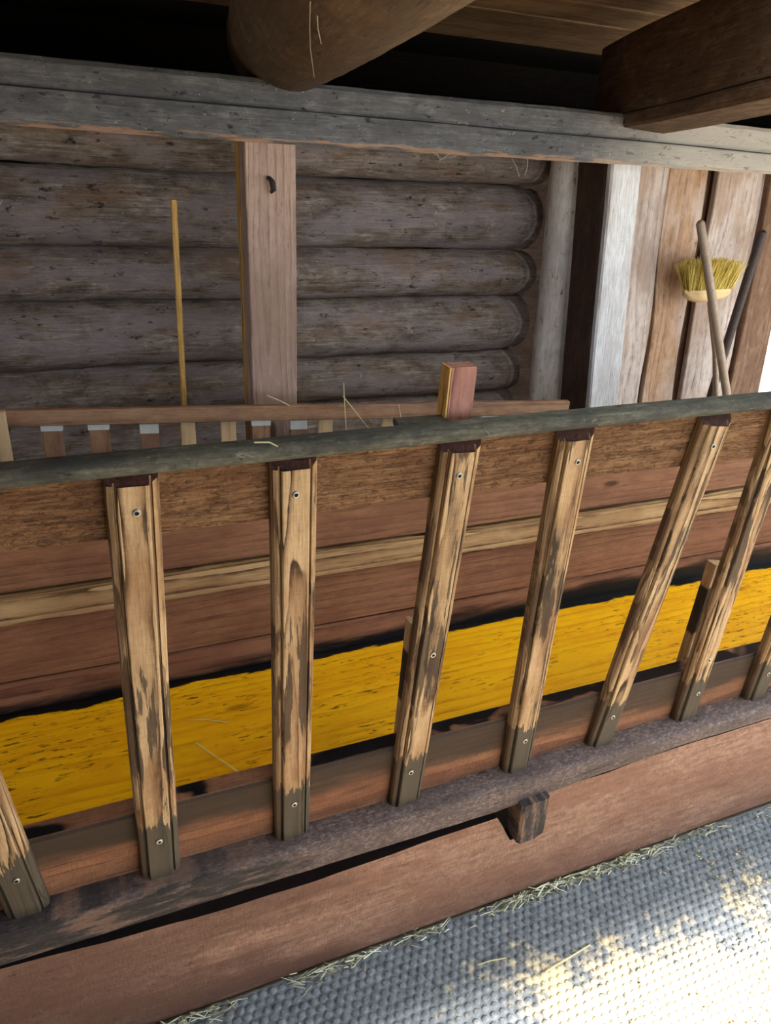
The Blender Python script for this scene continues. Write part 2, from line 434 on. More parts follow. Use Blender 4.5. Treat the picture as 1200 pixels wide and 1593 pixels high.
M_tar_shade = plain('tar_and_gap_shade', S(22, 19, 20), 0.45, 0.4, var=0.6)
M_hole = plain('screw_socket', S(16, 15, 14), 0.8)
M_knot = plain('hook_iron', S(40, 30, 28), 0.7, var=0.3)


def straw_mat(name, stops):
    n = NT(name)
    g = n.t.nodes.new('ShaderNodeNewGeometry')
    return n.end(n.ramp(g.outputs['Random Per Island'], stops), 0.7, 0.2)


M_straw = straw_mat('straw', [(0.0, S(150, 142, 100)), (0.5, S(196, 186, 140)), (1.0, S(216, 210, 176))])
M_hay = straw_mat('green_hay', [(0.0, S(70, 64, 44)), (0.3, S(140, 140, 108)), (0.65, S(190, 188, 156)), (1.0, S(224, 228, 210))])
M_crumb = straw_mat('sawdust', [(0.0, S(110, 92, 60)), (0.4, S(172, 152, 108)), (1.0, S(208, 192, 150))])
M_bristle = straw_mat('broom_bristle', [(0.0, S(170, 136, 44)), (0.5, S(222, 196, 98)), (1.0, S(240, 224, 148))])
M_web = straw_mat('cobweb', [(0.0, S(150, 146, 136)), (1.0, S(190, 186, 176))])


def mat_rubber():
    n = NT('grey_rubber')
    P = n.tc.outputs['Object']
    a = n.noise(P, 7.0, 6.0, 0.65)
    b = n.noise(P, 45.0, 4.0, 0.6)
    c = n.noise(P, 2.2, 3.0, 0.5)
    x, y, z = n.sep(P)
    toward = n.ss(y, 0.40, 0.90, 0.20, -0.10)          # dust trodden on the walked side of the mat
    v = n.m('ADD', n.m('MULTIPLY', a, 0.55), n.m('MULTIPLY', b, 0.35))
    v = n.m('ADD', v, n.m('MULTIPLY', c, 0.25))
    dust = n.ss(n.m('ADD', v, toward), 0.54, 0.70)
    base = n.ramp(b, [(0.3, S(80, 84, 90)), (0.7, S(118, 124, 130))])
    col = n.mix(n.m('MULTIPLY', dust, 0.85), base, S(196, 178, 140))
    n.bump(b, 0.4, 0.002)
    return n.end(col, 0.75, 0.25)


M_rubber = mat_rubber()


def mat_sheet():
    n = NT('added_light_sheet')
    tr = n.t.nodes.new('ShaderNodeBsdfTranslucent')
    f = n.noise(n.tc.outputs['Object'], 3.0, 3.0)
    n.put(tr.inputs[0], n.ramp(f, [(0.3, (0.50, 0.53, 0.53)), (0.7, (0.60, 0.62, 0.61))]))
    out = [q for q in n.t.nodes if q.type == 'OUTPUT_MATERIAL'][0]
    n.t.links.new(tr.outputs[0], out.inputs[0])
    return n.mat


M_sheet = mat_sheet()  # for the added sheet that brightens the trough


def mat_ground():
    n = NT('gravel_yard')
    P = n.tc.outputs['Object']
    a = n.noise(P, 30.0, 6.0, 0.7)
    return n.end(n.ramp(a, [(0.3, S(120, 116, 100)), (0.7, S(176, 172, 156))]), 0.9, 0.1)


def mat_concrete():
    n = NT('dusty_concrete')
    P = n.tc.outputs['Object']
    a = n.noise(P, 9.0, 6.0, 0.7)
    n.bump(a, 0.4, 0.004)
    return n.end(n.ramp(a, [(0.3, S(96, 90, 80)), (0.7, S(140, 132, 118))]), 0.9, 0.1)


M_ground, M_conc = mat_ground(), mat_concrete()

# ------------------------------------------------------------------ object helpers
WM = {}


def tag(o, label=None, cat=None, group=None, kind=None):
    if label: o['label'] = label
    if cat: o['category'] = cat
    if group: o['group'] = group
    if kind: o['kind'] = kind
    return o


def attach(o, mat, parent):
    """give object o the world matrix mat, as a child of parent if any"""
    WM[o.name] = mat.copy()
    if parent is not None:
        o.parent = parent
        o.matrix_parent_inverse = Matrix.Identity(4)
        o.matrix_basis = WM[parent.name].inverted() @ mat
    else:
        o.matrix_basis = mat
    return o


def empty(name, loc, label=None, cat=None, group=None, kind=None):
    o = bpy.data.objects.new(name, None)
    COL.objects.link(o)
    o.empty_display_size = 0.1
    attach(o, Matrix.Translation(Vector(loc)), None)
    return tag(o, label, cat, group, kind)


def mesh(name, verts, faces, mats, mat_idx=None, smooth=True, sharp=0.6):
    me = bpy.data.meshes.new(name)
    me.from_pydata([tuple(v) for v in verts], [], faces)
    for m_ in (mats if isinstance(mats, (list, tuple)) else [mats]):
        me.materials.append(m_)
    if mat_idx is not None:
        me.polygons.foreach_set('material_index', mat_idx)
    if smooth:
        me.polygons.foreach_set('use_smooth', [True] * len(me.polygons))
        me.set_sharp_from_angle(angle=sharp)
    me.update()
    return me


def obj(name, me, mat=None, parent=None):
    o = bpy.data.objects.new(name, me)
    COL.objects.link(o)
    return attach(o, mat if mat is not None else Matrix.Identity(4), parent)


def frame(p0, p1, normal):
    """local X from p0 to p1, local Z near normal"""
    p0, p1 = Vector(p0), Vector(p1)
    ex = (p1 - p0).normalized()
    ez = Vector(normal)
    ez = (ez - ez.dot(ex) * ex).normalized()
    ey = ez.cross(ex)
    m_ = Matrix((ex, ey, ez)).transposed().to_4x4()
    m_.translation = p0
    return m_, (p1 - p0).length


def rect_profile(w, t, bev=0.004, ny=1, nz=1):
    """closed loop (y,z), counter-clockwise seen from +x; y in +-w/2, z in 0..-t (front face at z=0)"""
    b = min(bev, w * 0.3, t * 0.3)
    y0, y1, z0, z1 = -w / 2, w / 2, -t, 0.0
    pts = []

    def seg(a, b_, n_):
        for i in range(n_):
            f = i / n_
            pts.append((a[0] + (b_[0] - a[0]) * f, a[1] + (b_[1] - a[1]) * f))
    seg((y0 + b, z0), (y1 - b, z0), ny); seg((y1 - b, z0), (y1, z0 + b), 1)
    seg((y1, z0 + b), (y1, z1 - b), nz); seg((y1, z1 - b), (y1 - b, z1), 1)
    seg((y1 - b, z1), (y0 + b, z1), ny); seg((y0 + b, z1), (y0, z1 - b), 1)
    seg((y0, z1 - b), (y0, z0 + b), nz); seg((y0, z0 + b), (y0 + b, z0), 1)
    return pts


def loft(name, prof, L, mats, n=12, deform=None, end_mat=None, cap_shift=None, xs=None, sharp=0.6):
    """sweep a closed profile along local x from 0 to L; deform(x,y,z)->(x,y,z)"""
    xs = xs or [L * i / n for i in range(n + 1)]
    verts, faces, idx = [], [], []
    k = len(prof)
    for i, x in enumerate(xs):
        pr = prof(x / L) if callable(prof) else prof
        k = len(pr)
        for (y, z) in pr:
            p = (x, y, z)
            if cap_shift and i in (0, len(xs) - 1):
                p = cap_shift(i != 0, p)
            if deform:
                p = deform(*p)
            verts.append(p)
    for i in range(len(xs) - 1):
        for j in range(k):
            a, b = i * k + j, i * k + (j + 1) % k
            faces.append((a, b, b + k, a + k)); idx.append(0)
    e = 1 if end_mat else 0
    faces.append(tuple(reversed(range(k)))); idx.append(e)
    o = (len(xs) - 1) * k
    faces.append(tuple(range(o, o + k))); idx.append(e)
    ms = list(mats) if isinstance(mats, (list, tuple)) else [mats]
    if end_mat: ms = ms[:1] + [end_mat]
    return mesh(name, verts, faces, ms, idx, sharp=sharp)


def wobble(amp, sx=2.0, sy=6.0, seed=0.0, axes=(0, 1, 1)):
    def f(x, y, z):
        a = noise.noise(Vector((x * sx + seed * 3.1, y * sy + seed, z * sy)))
        b = noise.noise(Vector((x * sx - seed * 1.7, y * sy + 31.0 + seed, z * sy + 7.0)))
        return (x, y + a * amp * axes[1], z + b * amp * axes[2])
    return f


_seed = [0]


def board(name, p0, p1, normal, w, t, mat, parent=None, bev=0.003, amp=0.0012, n=10, end_mat=None, ny=1, deform=None, cap_shift=None):
    """plank: p0->p1 is the centre line of its FRONT face"""
    m_, L = frame(p0, p1, normal)
    _seed[0] += 1
    me = loft(name, rect_profile(w, t, bev, ny), L, mat, n, deform or wobble(amp, 2.5, 5, _seed[0] * 1.37), end_mat, cap_shift)
    return obj(name, me, m_, parent)


def log_mesh(name, L, ry, rz, mat, n=60, k=28, amp=0.008, seed=0.0, dome0=0.0, dome1=0.0, taper=0.0, fine=0.0015, lip=0.0):
    verts, faces = [], []
    xs = [L * i / n for i in range(n + 1)]
    if dome1 > 0:
        xs = [x for x in xs if x < L - dome1 * 1.02] + [L - dome1 + dome1 * math.sin(R(a)) for a in (0, 12, 25, 38, 50, 62, 72, 80, 86)]
    for x in xs:
        s = 1.0 + taper * x / L
        if dome1 > 0 and x > L - dome1:
            q = (x - (L - dome1)) / dome1
            s *= math.sqrt(max(0.0, 1 - q * q))
        if lip and abs(x - (L - dome1)) < 0.05:
            s *= 1 - lip * math.exp(-((x - (L - dome1)) / 0.012) ** 2)
        for j in range(k):
            a = 2 * math.pi * j / k
            c, d_ = math.cos(a), math.sin(a)
            nn = noise.noise(Vector((x * 1.6 + seed, c * 0.9 + seed * 2, d_ * 0.9)))
            n2 = noise.noise(Vector((x * 14 + seed, c * 5 + seed * 2, d_ * 5)))
            q = amp * nn + fine * n2
            verts.append((x, (ry * s + q) * c, (rz * s + q) * d_))
    for i in range(len(xs) - 1):
        for j in range(k):
            a, b = i * k + j, i * k + (j + 1) % k
            faces.append((a, b, b + k, a + k))
    faces.append(tuple(reversed(range(k))))
    o = (len(xs) - 1) * k
    faces.append(tuple(range(o, o + k)))
    return mesh(name, verts, faces, mat, sharp=0.9)


def box_mesh(name, x0, x1, y0, y1, z0, z1, mat):
    v = [(x, y, z) for x in (x0, x1) for y in (y0, y1) for z in (z0, z1)]
    f = [(0, 1, 3, 2), (4, 6, 7, 5), (0, 4, 5, 1), (2, 3, 7, 6), (0, 2, 6, 4), (1, 5, 7, 3)]
    return mesh(name, v, f, mat, smooth=False)


def ceil_z(y):
    return 1.978 + 0.062 * (2.15 - y)


# ------------------------------------------------------------------ the setting
fl = obj('floor', box_mesh('floor', XL - .2, XR + .2, YF - .2, YB + .2, -0.12, -0.012, M_conc))
tag(fl, 'dusty concrete barn floor under the mat', kind='structure')
gr = obj('ground_yard', box_mesh('ground_yard', -40, 40, -40, 40, -0.4, -0.14, M_ground))
tag(gr, 'pale gravel yard outside the barn', kind='structure')

# back wall: log courses on the left, upright planks on the right, dark backing behind both
wb = empty('wall_back', (0, 2.9, 0), 'old log and plank wall behind the manger', kind='structure')
obj('backing', box_mesh('backing', XL, 3.16, 2.80, 2.92, -0.05, 1.59, M_dark), None, wb)
courses = [0.0, 0.205, 0.42, 0.632, 0.806, 1.026, 1.202, 1.432, 1.60]
for i in range(len(courses) - 1):
    z0, z1 = courses[i], courses[i + 1]
    L = 1.80 - XL + random.uniform(-0.012, 0.012)
    me = log_mesh('wall_log', L, 0.112, (z1 - z0) / 2 * 1.01, M_wall, n=70, k=30, amp=0.010, seed=i * 4.3 + 1, dome1=0.055, fine=0.006, lip=0.10)
    # local z must be world z, so the frame normal is up
    m_, _ = frame((XL, 2.69, (z0 + z1) / 2), (XL + 1, 2.69, (z0 + z1) / 2), (0, 0, 1))
    obj('wall_log', me, m_, wb)


# loft space above and behind the log partition, its shade painted near-black
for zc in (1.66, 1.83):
    board('shade_plank', (XL, 3.50, zc), (XR, 3.50, zc), (0, -1, 0), 0.165, 0.03, M_shade, wb, bev=0.004, amp=0.004, n=30)
obj('loft_floor', box_mesh('loft_floor', XL, XR, 2.60, 3.60, 1.585, 1.60, M_shade), None, wb)
obj('loft_back', box_mesh('loft_back', XL, XR, 3.54, 3.62, 1.58, 2.2, M_shade), None, wb)
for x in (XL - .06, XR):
    obj('loft_side', box_mesh('loft_side', x, x + .06, 2.78, 3.62, 1.58, 2.2, M_shade), None, wb)


def wall_plank(xt, xb, w, y, mat, t=0.03, amp=0.014):
    # xt at z=1.51, xb at z=0.57 are the plank's centre
    s = (xt - xb) / 0.94
    p0 = (xb - s * 0.57, y, 0.0)
    p1 = (xb + s * (1.58 - 0.57), y, 1.58)
    board('wall_plank', p0, p1, (0, -1, 0), w, t, mat, wb, bev=0.004, amp=amp, n=26)


wall_plank(2.16, 2.27, 0.20, 2.66, M_brown)
wall_plank(2.272, 2.383, 0.16, 2.62, M_pale)
wall_plank(2.455, 2.580, 0.185, 2.625, M_tan)
wall_plank(2.580, 2.685, 0.13, 2.675, M_brown)
wall_plank(2.756, 2.855, 0.275, 2.625, M_pale)
wall_plank(2.995, 3.108, 0.205, 2.60, M_brown, t=0.05)

# right wall, wall behind the viewer, left wall, each with its doorway
wr = empty('wall_right', (XR, 0, 0), 'plank wall with a doorway on the right', kind='structure')
obj('wall_panel', box_mesh('wall_panel', XR, XR + .1, DOOR_R['y1'], YB + .14, -0.05, 2.4, M_brown), None, wr)
obj('lintel_panel', box_mesh('lintel_panel', XR, XR + .1, YF, DOOR_R['y1'], DOOR_R['z1'], 2.4, M_brown), None, wr)
wl = empty('wall_left', (XL, 0, 0), 'dark wooden side wall with a window on the left', kind='structure')
for y0, y1, z0, z1 in ((YF, WIN_L['y0'], -0.05, 2.4), (WIN_L['y1'], YB + .14, -0.05, 2.4), (WIN_L['y0'], WIN_L['y1'], -0.05, WIN_L['z0']), (WIN_L['y0'], WIN_L['y1'], WIN_L['z1'], 2.4)):
    obj('wall_panel', box_mesh('wall_panel', XL - .1, XL, y0, y1, z0, z1, M_brown), None, wl)
wf = empty('wall_front', (0, YF, 0), 'wooden wall with doorway behind the viewer', kind='structure')
obj('wall_panel', box_mesh('wall_panel', XL, DOOR_F['x0'], YF - .1, YF, -0.05, 2.4, M_brown), None, wf)
obj('wall_panel', box_mesh('wall_panel', DOOR_F['x1'], XR, YF - .1, YF, -0.05, 2.4, M_brown), None, wf)
obj('added_low_panel', box_mesh('added_low_panel', DOOR_F['x0'], DOOR_F['x1'], YF - .08, YF - .02, -0.05, DOOR_F['z0'], M_brown), None, wf)  # added to close the lower opening and cut low front light
obj('lintel_panel', box_mesh('lintel_panel', DOOR_F['x0'], DOOR_F['x1'], YF - .1, YF, DOOR_F['z1'], 2.4, M_brown), None, wf)

# ceiling: boards running along x; unseen translucent sheet added to brighten the trough
ce = empty('ceiling', (0, 0, 2.3), 'low ceiling of wide brown boards', kind='structure')
YE = 3.60
SK = dict(x0=0.75, x1=3.85, y0=-0.15, y1=1.30)


def slab(name, x0, x1, y0, y1, lo, hi, mat):
    v = [(x, y, ceil_z(y) + h) for h in (lo, hi) for (x, y) in ((x0, y0), (x1, y0), (x1, y1), (x0, y1))]
    return mesh(name, v, [(3, 2, 1, 0), (4, 5, 6, 7), (0, 1, 5, 4), (1, 2, 6, 5), (2, 3, 7, 6), (3, 0, 4, 7)], mat, smooth=False)


for x0, x1, y0, y1 in ((XL - .1, XR + .1, YF - .1, SK['y0']), (XL - .1, XR + .1, SK['y1'], YE + .1), (XL - .1, SK['x0'], SK['y0'], SK['y1']), (SK['x1'], XR + .1, SK['y0'], SK['y1'])):
    obj('roof_deck', slab('roof_deck', x0, x1, y0, y1, .035, .10, M_dark), None, ce)
obj('added_roof_sheet', slab('added_roof_sheet', SK['x0'] - .05, SK['x1'] + .05, SK['y0'] - .05, SK['y1'] + .05, .105, .108, M_sheet), None, ce)
edges = [3.60, 3.02, 2.52, 2.27, 2.00, 1.72, 1.50, SK['y1'], SK['y0'], -0.4, -0.65, -0.93, YF]
for ya, yb in zip(edges, edges[1:]):
    yc, w = (ya + yb) / 2, ya - yb
    spans = ((XL, XR),) if ya != SK['y1'] else ((XL, SK['x0']),)
    for x0, x1 in spans:
        board('ceiling_board', (x0, yc, ceil_z(yc)), (x1, yc, ceil_z(yc)), (0, -0.062, -1), w - 0.016, 0.03, M_shade if ya > 3.3 else M_ceil, ce, bev=0.003, amp=0.003, n=30)  # farthest board near-black: shade at the loft end painted in
        board('seam_shade_strip', (x0, yb, ceil_z(yb) + .007), (x1, yb, ceil_z(yb) + .007), (0, -0.062, -1), 0.03, 0.01, M_shade, ce, bev=0.001, amp=0, n=2)  # added dark strip paints the shade in each seam

# ------------------------------------------------------------------ timbers
# grey hewn tie beam across the view
gb = empty('tie_beam', (0.6, 2.15, 1.54), 'long grey hewn beam across the top, full of flecks and one crack', 'beam')
def beam_def(x, y, z):
    a = noise.noise(Vector((x * 1.1 + 3, y * 3, z * 3)))
    b = noise.noise(Vector((x * 9 + 3, y * 16, z * 16)))
    c = noise.noise(Vector((x * 1.3 + 13, y * 3, z * 3)))
    dz = 0.0
    if -0.012 < y < 0.012 and z > -0.01: dz = -0.004
    return (x, y + a * 0.008 + b * 0.002, z + c * 0.008 + b * 0.0025 + dz)
m_, L = frame((XL, 2.15, 1.614), (XR, 2.15, 1.614), (0, -1, 0))
prof = rect_profile(0.142, 0.16, 0.010, 10, 4)
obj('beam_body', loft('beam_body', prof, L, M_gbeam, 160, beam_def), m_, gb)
# narrow drying crack: a dark sunk strip running along the face
cr_v, cr_f = [], []
NCR = 120
for i in range(NCR + 1):
    x = XL + (XR - XL) * i / NCR
    zc = 1.625 + 0.010 * noise.noise(Vector((x * 1.5, 4, 2))) - 0.006 * x
    hw = 0.0016 + 0.0012 * noise.noise(Vector((x * 5, 1, 2)))
    yy = 2.1435 - 0.008 * noise.noise(Vector(((x - XL) * 1.3 + 13, (zc - 1.614) * 3, 0)))
    cr_v += [(x, yy - 0.002, zc + hw), (x, yy - 0.002, zc - hw), (x, yy + .01, zc - hw), (x, yy + .01, zc + hw)]
for i in range(NCR):
    for j in range(4):
        a, b = i * 4 + j, i * 4 + (j + 1) % 4
        cr_f.append((a, a + 4, b + 4, b))
cro = obj('drying_crack', mesh('drying_crack', cr_v, cr_f, M_hole, smooth=False), None, gb)
cro['label'] = 'thin dark crack along the beam'

# thick round log joist overhead
jl = Vector((0.625, 2.15, 1.667 + 0.148))
dv = Vector((math.sin(R(10)), math.cos(R(10)), -0.05)).normalized()
m_, L = frame(jl + dv * 0.30, jl - dv * 3.3, (0, 0, 1))
lg = obj('log_joist', log_mesh('log_joist', L, 0.148, 0.148, M_rlog, n=80, k=40, amp=0.010, seed=5.5, taper=0.25, fine=0.0015), m_)
tag(lg, 'thick smooth round log joist resting on the grey beam', 'log')

# squared hewn joist on the right: bottom-left edge through two measured points
a = Vector((1.706, 2.152, 1.650)); b = Vector((1.46, 1.37, 1.714))
dv = (b - a).normalized()
p0 = a - dv * 0.3; p1 = a + dv * 3.4
side = Vector((dv.y, -dv.x, 0)).normalized() * -1     # towards -x, the seen side
if side.x > 0: side = -side
m_, L = frame(p0, p1, side)
_ey = m_.to_3x3() @ Vector((0, 1, 0))
HJ = 0.262
sgn = 1 if _ey.z > 0 else -1
m_.translation = p0 + _ey * sgn * HJ / 2
obj_j = empty('squared_joist', a)
obj('joist_body', loft('joist_body', rect_profile(HJ, 0.17, 0.008, 6, 4), L, M_joist, 70, wobble(0.008, 1.5, 4, 8.8)), m_, obj_j)
jw = wobble(0.008, 1.5, 4, 8.8)
jv, jf = [], []
for i in range(81):
    x = 0.28 + (L - 0.3) * i / 80
    yy = sgn * (-HJ / 2 + 0.040 + 0.006 * noise.noise(Vector((x * 3, 1, 5))))
    p_ = jw(x, yy, 0.0)
    hw = 0.0018 + 0.0012 * noise.noise(Vector((x * 6, 2, 5)))
    jv += [(x, p_[1] - hw, p_[2] + .0015), (x, p_[1] + hw, p_[2] + .0015), (x, p_[1] + hw, p_[2] - .01), (x, p_[1] - hw, p_[2] - .01)]
for i in range(80):
    for j in range(4):
        jf.append((i * 4 + j, i * 4 + (j + 1) % 4, i * 4 + 4 + (j + 1) % 4, i * 4 + 4 + j))
obj('drying_crack', mesh('drying_crack', jv, jf, M_hole, smooth=False), m_, obj_j)
tag(obj_j, 'dark squared joist running over the beam at upper right', 'joist')

# planed post under the beam
pt = empty('planed_post', (0.585, 2.2, 0), 'pinkish planed square post before the log wall, nail hook near top', 'post')
m_, L = frame((0.610, 2.165, -0.012), (0.578, 2.165, 1.548), (0, -1, 0))
obj('post_body', loft('post_body', rect_profile(0.140, 0.075, 0.003, 2, 2), L, M_post, 20, wobble(0.0015, 2, 5, 3)), m_, pt)
m2, L2 = frame((0.610, 2.2405, -0.012), (0.578, 2.2405, 1.548), (0, -1, 0))
bs = obj('side_batten', loft('side_batten', rect_profile(0.146, 0.035, 0.003, 1, 1), L2, M_side, 10, wobble(0.002, 2, 5, 4)), m2, pt)
bs['label'] = 'ochre strip along the back of the post'


def tube_mesh(name, pts, rads, mat, k=8):
    verts, faces = [], []
    pts = [Vector(p) for p in pts]
    for i, p in enumerate(pts):
        t = (pts[min(i + 1, len(pts) - 1)] - pts[max(i - 1, 0)]).normalized()
        a = t.orthogonal().normalized()
        if i > 0:
            a = (pa - pa.dot(t) * t).normalized()
        pa = a
        b = t.cross(a)
        r = rads[i] if isinstance(rads, (list, tuple)) else rads
        for j in range(k):
            q = 2 * math.pi * j / k
            verts.append(p + r * (math.cos(q) * a + math.sin(q) * b))
    for i in range(len(pts) - 1):
        for j in range(k):
            a, b = i * k + j, i * k + (j + 1) % k
            faces.append((a, b, b + k, a + k))
    faces.append(tuple(reversed(range(k))))
    o = (len(pts) - 1) * k
    faces.append(tuple(range(o, o + k)))
    return mesh(name, verts, faces, mat, sharp=0.8)


obj('nail_hook', tube_mesh('nail_hook', [(0.572, 2.17, 1.455), (0.572, 2.150, 1.455), (0.576, 2.142, 1.448), (0.580, 2.142, 1.428), (0.574, 2.148, 1.420)], [.006, .006, .008, .008, .004], M_knot), None, pt)

# hewn post under the beam at right, lit front and shaded side painted in
hp = empty('hewn_post', (1.98, 2.28, 0), 'splintery hewn post, front painted lit, left side painted in shade', 'post')
hw_v = []
def hew(x, y, z):
    a = noise.noise(Vector((x * 2.2 + 9, y * 6, z * 6)))
    b = noise.noise(Vector((x * 10 + 9, y * 30, z * 30)))
    f = 1.0 + 0.18 * (1 - x / 1.56)
    return (x, y * f + a * 0.008 + b * 0.003, z + a * 0.006 + b * 0.003)
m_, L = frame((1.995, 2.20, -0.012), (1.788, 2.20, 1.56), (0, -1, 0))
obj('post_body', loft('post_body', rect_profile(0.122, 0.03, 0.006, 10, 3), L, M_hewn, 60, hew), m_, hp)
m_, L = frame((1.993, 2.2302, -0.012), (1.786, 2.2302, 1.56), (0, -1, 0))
pd = obj('shade_back_half', loft('shade_back_half', rect_profile(0.120, 0.16, 0.006, 4, 6), L, M_dark, 40, hew), m_, hp)
pd['label'] = 'rear of the post, its shade painted dark brown'

# white pole standing in the corner
m_, L = frame((1.913, 2.50, -0.012), (1.776, 2.50, 1.585), (0, -1, 0))
wp = obj('peeled_pole', log_mesh('peeled_pole', L, 0.074, 0.068, M_pole, n=70, k=24, amp=0.020, seed=2.2, fine=0.004), m_)
tag(wp, 'whitish knobbly pole at the log ends, left of hewn post', 'pole')

# ------------------------------------------------------------------ manger
mg = empty('feeding_manger', (0.5, 1.15, 0), 'long wooden feeding manger with upright slats and yellow trough floor', 'manger')
X0, X1 = -1.3, 2.75
UP = (0, -1, 0)

# bottom beam
def bb_def(x, y, z):
    xw = x + X0
    lift = 0.032 * min(1.0, max(0.0, (xw - 0.72) / 0.5)) if y < 0 else 0.010 * min(1.0, max(0.0, (xw - 0.5) / 0.6))
    a = noise.noise(Vector((x * 2.0, y * 8, z * 8)))
    b = noise.noise(Vector((x * 22, y * 40, z * 40)))
    return (x, y + lift + a * 0.004 + b * 0.0018, z + a * 0.004 + b * 0.0022)
m_, L = frame((X0, 0.912, 0.357), (X1, 0.912, 0.357), UP)
obj('bottom_beam', loft('bottom_beam', rect_profile(0.072, 0.11, 0.009, 10, 6), L, M_beam, 220, bb_def, sharp=1.0), m_, mg)
# wooden peg under the beam
def peg_def(x, y, z):
    q = 0.0
    return (x + (0.010 if (y < -0.02 and x < 0.02) else 0), y, z)
m_, L = frame((0.824, 0.893, 0.228), (0.818, 0.893, 0.345), UP)
pg = obj('peg', loft('peg', rect_profile(0.070, 0.06, 0.006, 3, 2), L, M_beam, 8, peg_def), m_, mg)
pg['label'] = 'squared peg hanging below the beam'

# lower front board, top board, top rail
board('front_board', (X0, 0.968, 0.392), (X1, 0.968, 0.392), UP, 0.278, 0.044, M_lower, mg, bev=0.006, amp=0.003, n=80, ny=3)
board('rough_board', (X0, 0.966, 1.124), (X1, 0.966, 1.124), UP, 0.108, 0.026, M_rough, mg, bev=0.003, amp=0.004, n=60, ny=3)

TOPPROF = []
for q in range(24):
    a_ = 2 * math.pi * q / 24
    c_, s_ = math.cos(a_), math.sin(a_)
    e_ = 2.0 / 3.2
    TOPPROF.append((math.copysign(abs(c_) ** e_, c_) * 0.0125, math.copysign(abs(s_) ** e_, s_) * 0.022))
def top_def(x, y, z):
    a = noise.noise(Vector((x * 1.6 + 4, y * 8, z * 8)))
    b = noise.noise(Vector((x * 20, y * 60, z * 60)))
    c = noise.noise(Vector((x * 5 + 4, y * 8, z * 8)))
    return (x, y + a * 0.003 + b * 0.0012 + c * 0.0015, z + c * 0.004 + b * 0.0015)
m_, L = frame((X0, 0.963, 1.172), (X1, 0.963, 1.202), UP)
obj('top_rail', loft('top_rail', TOPPROF, L, M_toplog, 220, top_def, sharp=1.2), m_, mg)

# slats: moulded profile with grooves, dark bevelled head, one screw near each end
SP = [(0.0335, 0), (0.0335, 0.012), (0.031, 0.017), (0.0245, 0.020), (0.0232, 0.0145), (0.0213, 0.0145), (0.0200, 0.0235), (0.0185, 0.025),
      (-0.0185, 0.025), (-0.0200, 0.0235), (-0.0213, 0.0145), (-0.0232, 0.0145), (-0.0245, 0.020), (-0.031, 0.017), (-0.0335, 0.012), (-0.0335, 0)]


def screw_mesh():
    v, f, ix = [], [], []
    prof = [(0.0056, 0.0), (0.0056, 0.0010), (0.0048, 0.0019), (0.0030, 0.0021), (0.0024, 0.0012), (0.0022, 0.0004)]
    k = 16
    for r_, z_ in prof:
        for j in range(k):
            a_ = 2 * math.pi * j / k
            v.append((r_ * math.cos(a_), r_ * math.sin(a_), z_))
    for i in range(len(prof) - 1):
        for j in range(k):
            a_, b_ = i * k + j, i * k + (j + 1) % k
            f.append((a_, b_, b_ + k, a_ + k)); ix.append(1 if i >= 3 else 0)
    f.append(tuple(range((len(prof) - 1) * k, len(prof) * k))); ix.append(1)
    return mesh('screw', v, f, [M_steel, M_hole], ix)


SCREW = screw_mesh()
#        xb      xt      extra screws (fraction along slat)
slats = [(-0.163, -0.243, []), (0.052, 0.065, []), (0.296, 0.288, []), (0.530, 0.561, [0.475]), (0.792, 0.779, []), (1.010, 1.092, []), (1.258, 1.268, [0.24]), (1.484, 1.497, []),
         (1.73, 1.74, []), (1.98, 1.975, []), (2.22, 2.23, []), (2.46, 2.45, []), (-0.40, -0.42, []), (-0.64, -0.63, []), (-0.88, -0.89, []), (-1.12, -1.11, [])]
ZB, ZT = 0.392, 1.180
for i, (xb, xt, extra) in enumerate(slats):
    sd = i * 2.7 + 1
    base_y = 0.966
    m_, L = frame((xb, base_y, ZB), (xt, base_y, ZT), UP)

    def cap(top, p, sd=sd):
        x, y, z = p
        if top:   # sloping scooped head: lower at the front
            return (x - 0.034 * (z / 0.025) ** 1.3 - 0.010 * (y / 0.0335) * 0.5 + 0.004 * noise.noise(Vector((y * 90 + sd, z * 60, 1))), y, z)
        return p

    def sdef(x, y, z, sd=sd):
        a = noise.noise(Vector((x * 2 + sd, 1.0, 2.0)))
        b = noise.noise(Vector((x * 16 + sd, y * 60, z * 60)))
        s = 1.0 + 0.05 * (x / 0.78)
        return (x, y * s + a * 0.0015 + b * 0.0006, z + b * 0.0005)
    me = loft('slat', SP, L, M_slat, 34, sdef, M_cut, cap, sharp=0.35)
    so = obj('slat', me, m_, mg)
    marks = [0.092, L - 0.062] + [e * L for e in extra]
    for s_ in marks:
        sm = m_ @ Matrix.Translation((s_, random.uniform(-0.004, 0.004), 0.0252)) @ Matrix.Rotation(random.uniform(0, 6), 4, 'Z')
        obj('screw', SCREW, sm, so)

# short stiffening battens standing behind two slats inside the trough
for (x, w) in ((0.563, 0.062), (1.308, 0.062)):
    def bcap(top, p):
        x_, y_, z_ = p
        return (x_ - 0.012 * (1 - (y_ / 0.031)) * 0.5, y_, z_) if top else p
    bo = board('batten', (x, 1.014, 0.29), (x + 0.004, 1.014, 0.785), UP, w, 0.026, M_batten, mg, n=14, cap_shift=bcap)

# trough floor: wide yellow painted boards
YB0, YB1 = 1.012, 1.47
fb = obj('trough_floor', loft('trough_floor', rect_profile(YB1 - YB0, 0.03, 0.002, 6), X1 - X0, M_yellow, 60, wobble(0.001, 2, 4, 9)),
         frame((X0, (YB0 + YB1) / 2, 0.40), (X1, (YB0 + YB1) / 2, 0.40), (0, 0, 1))[0], mg)
fb['label'] = 'bright yellow painted trough floor, black tar along the back'

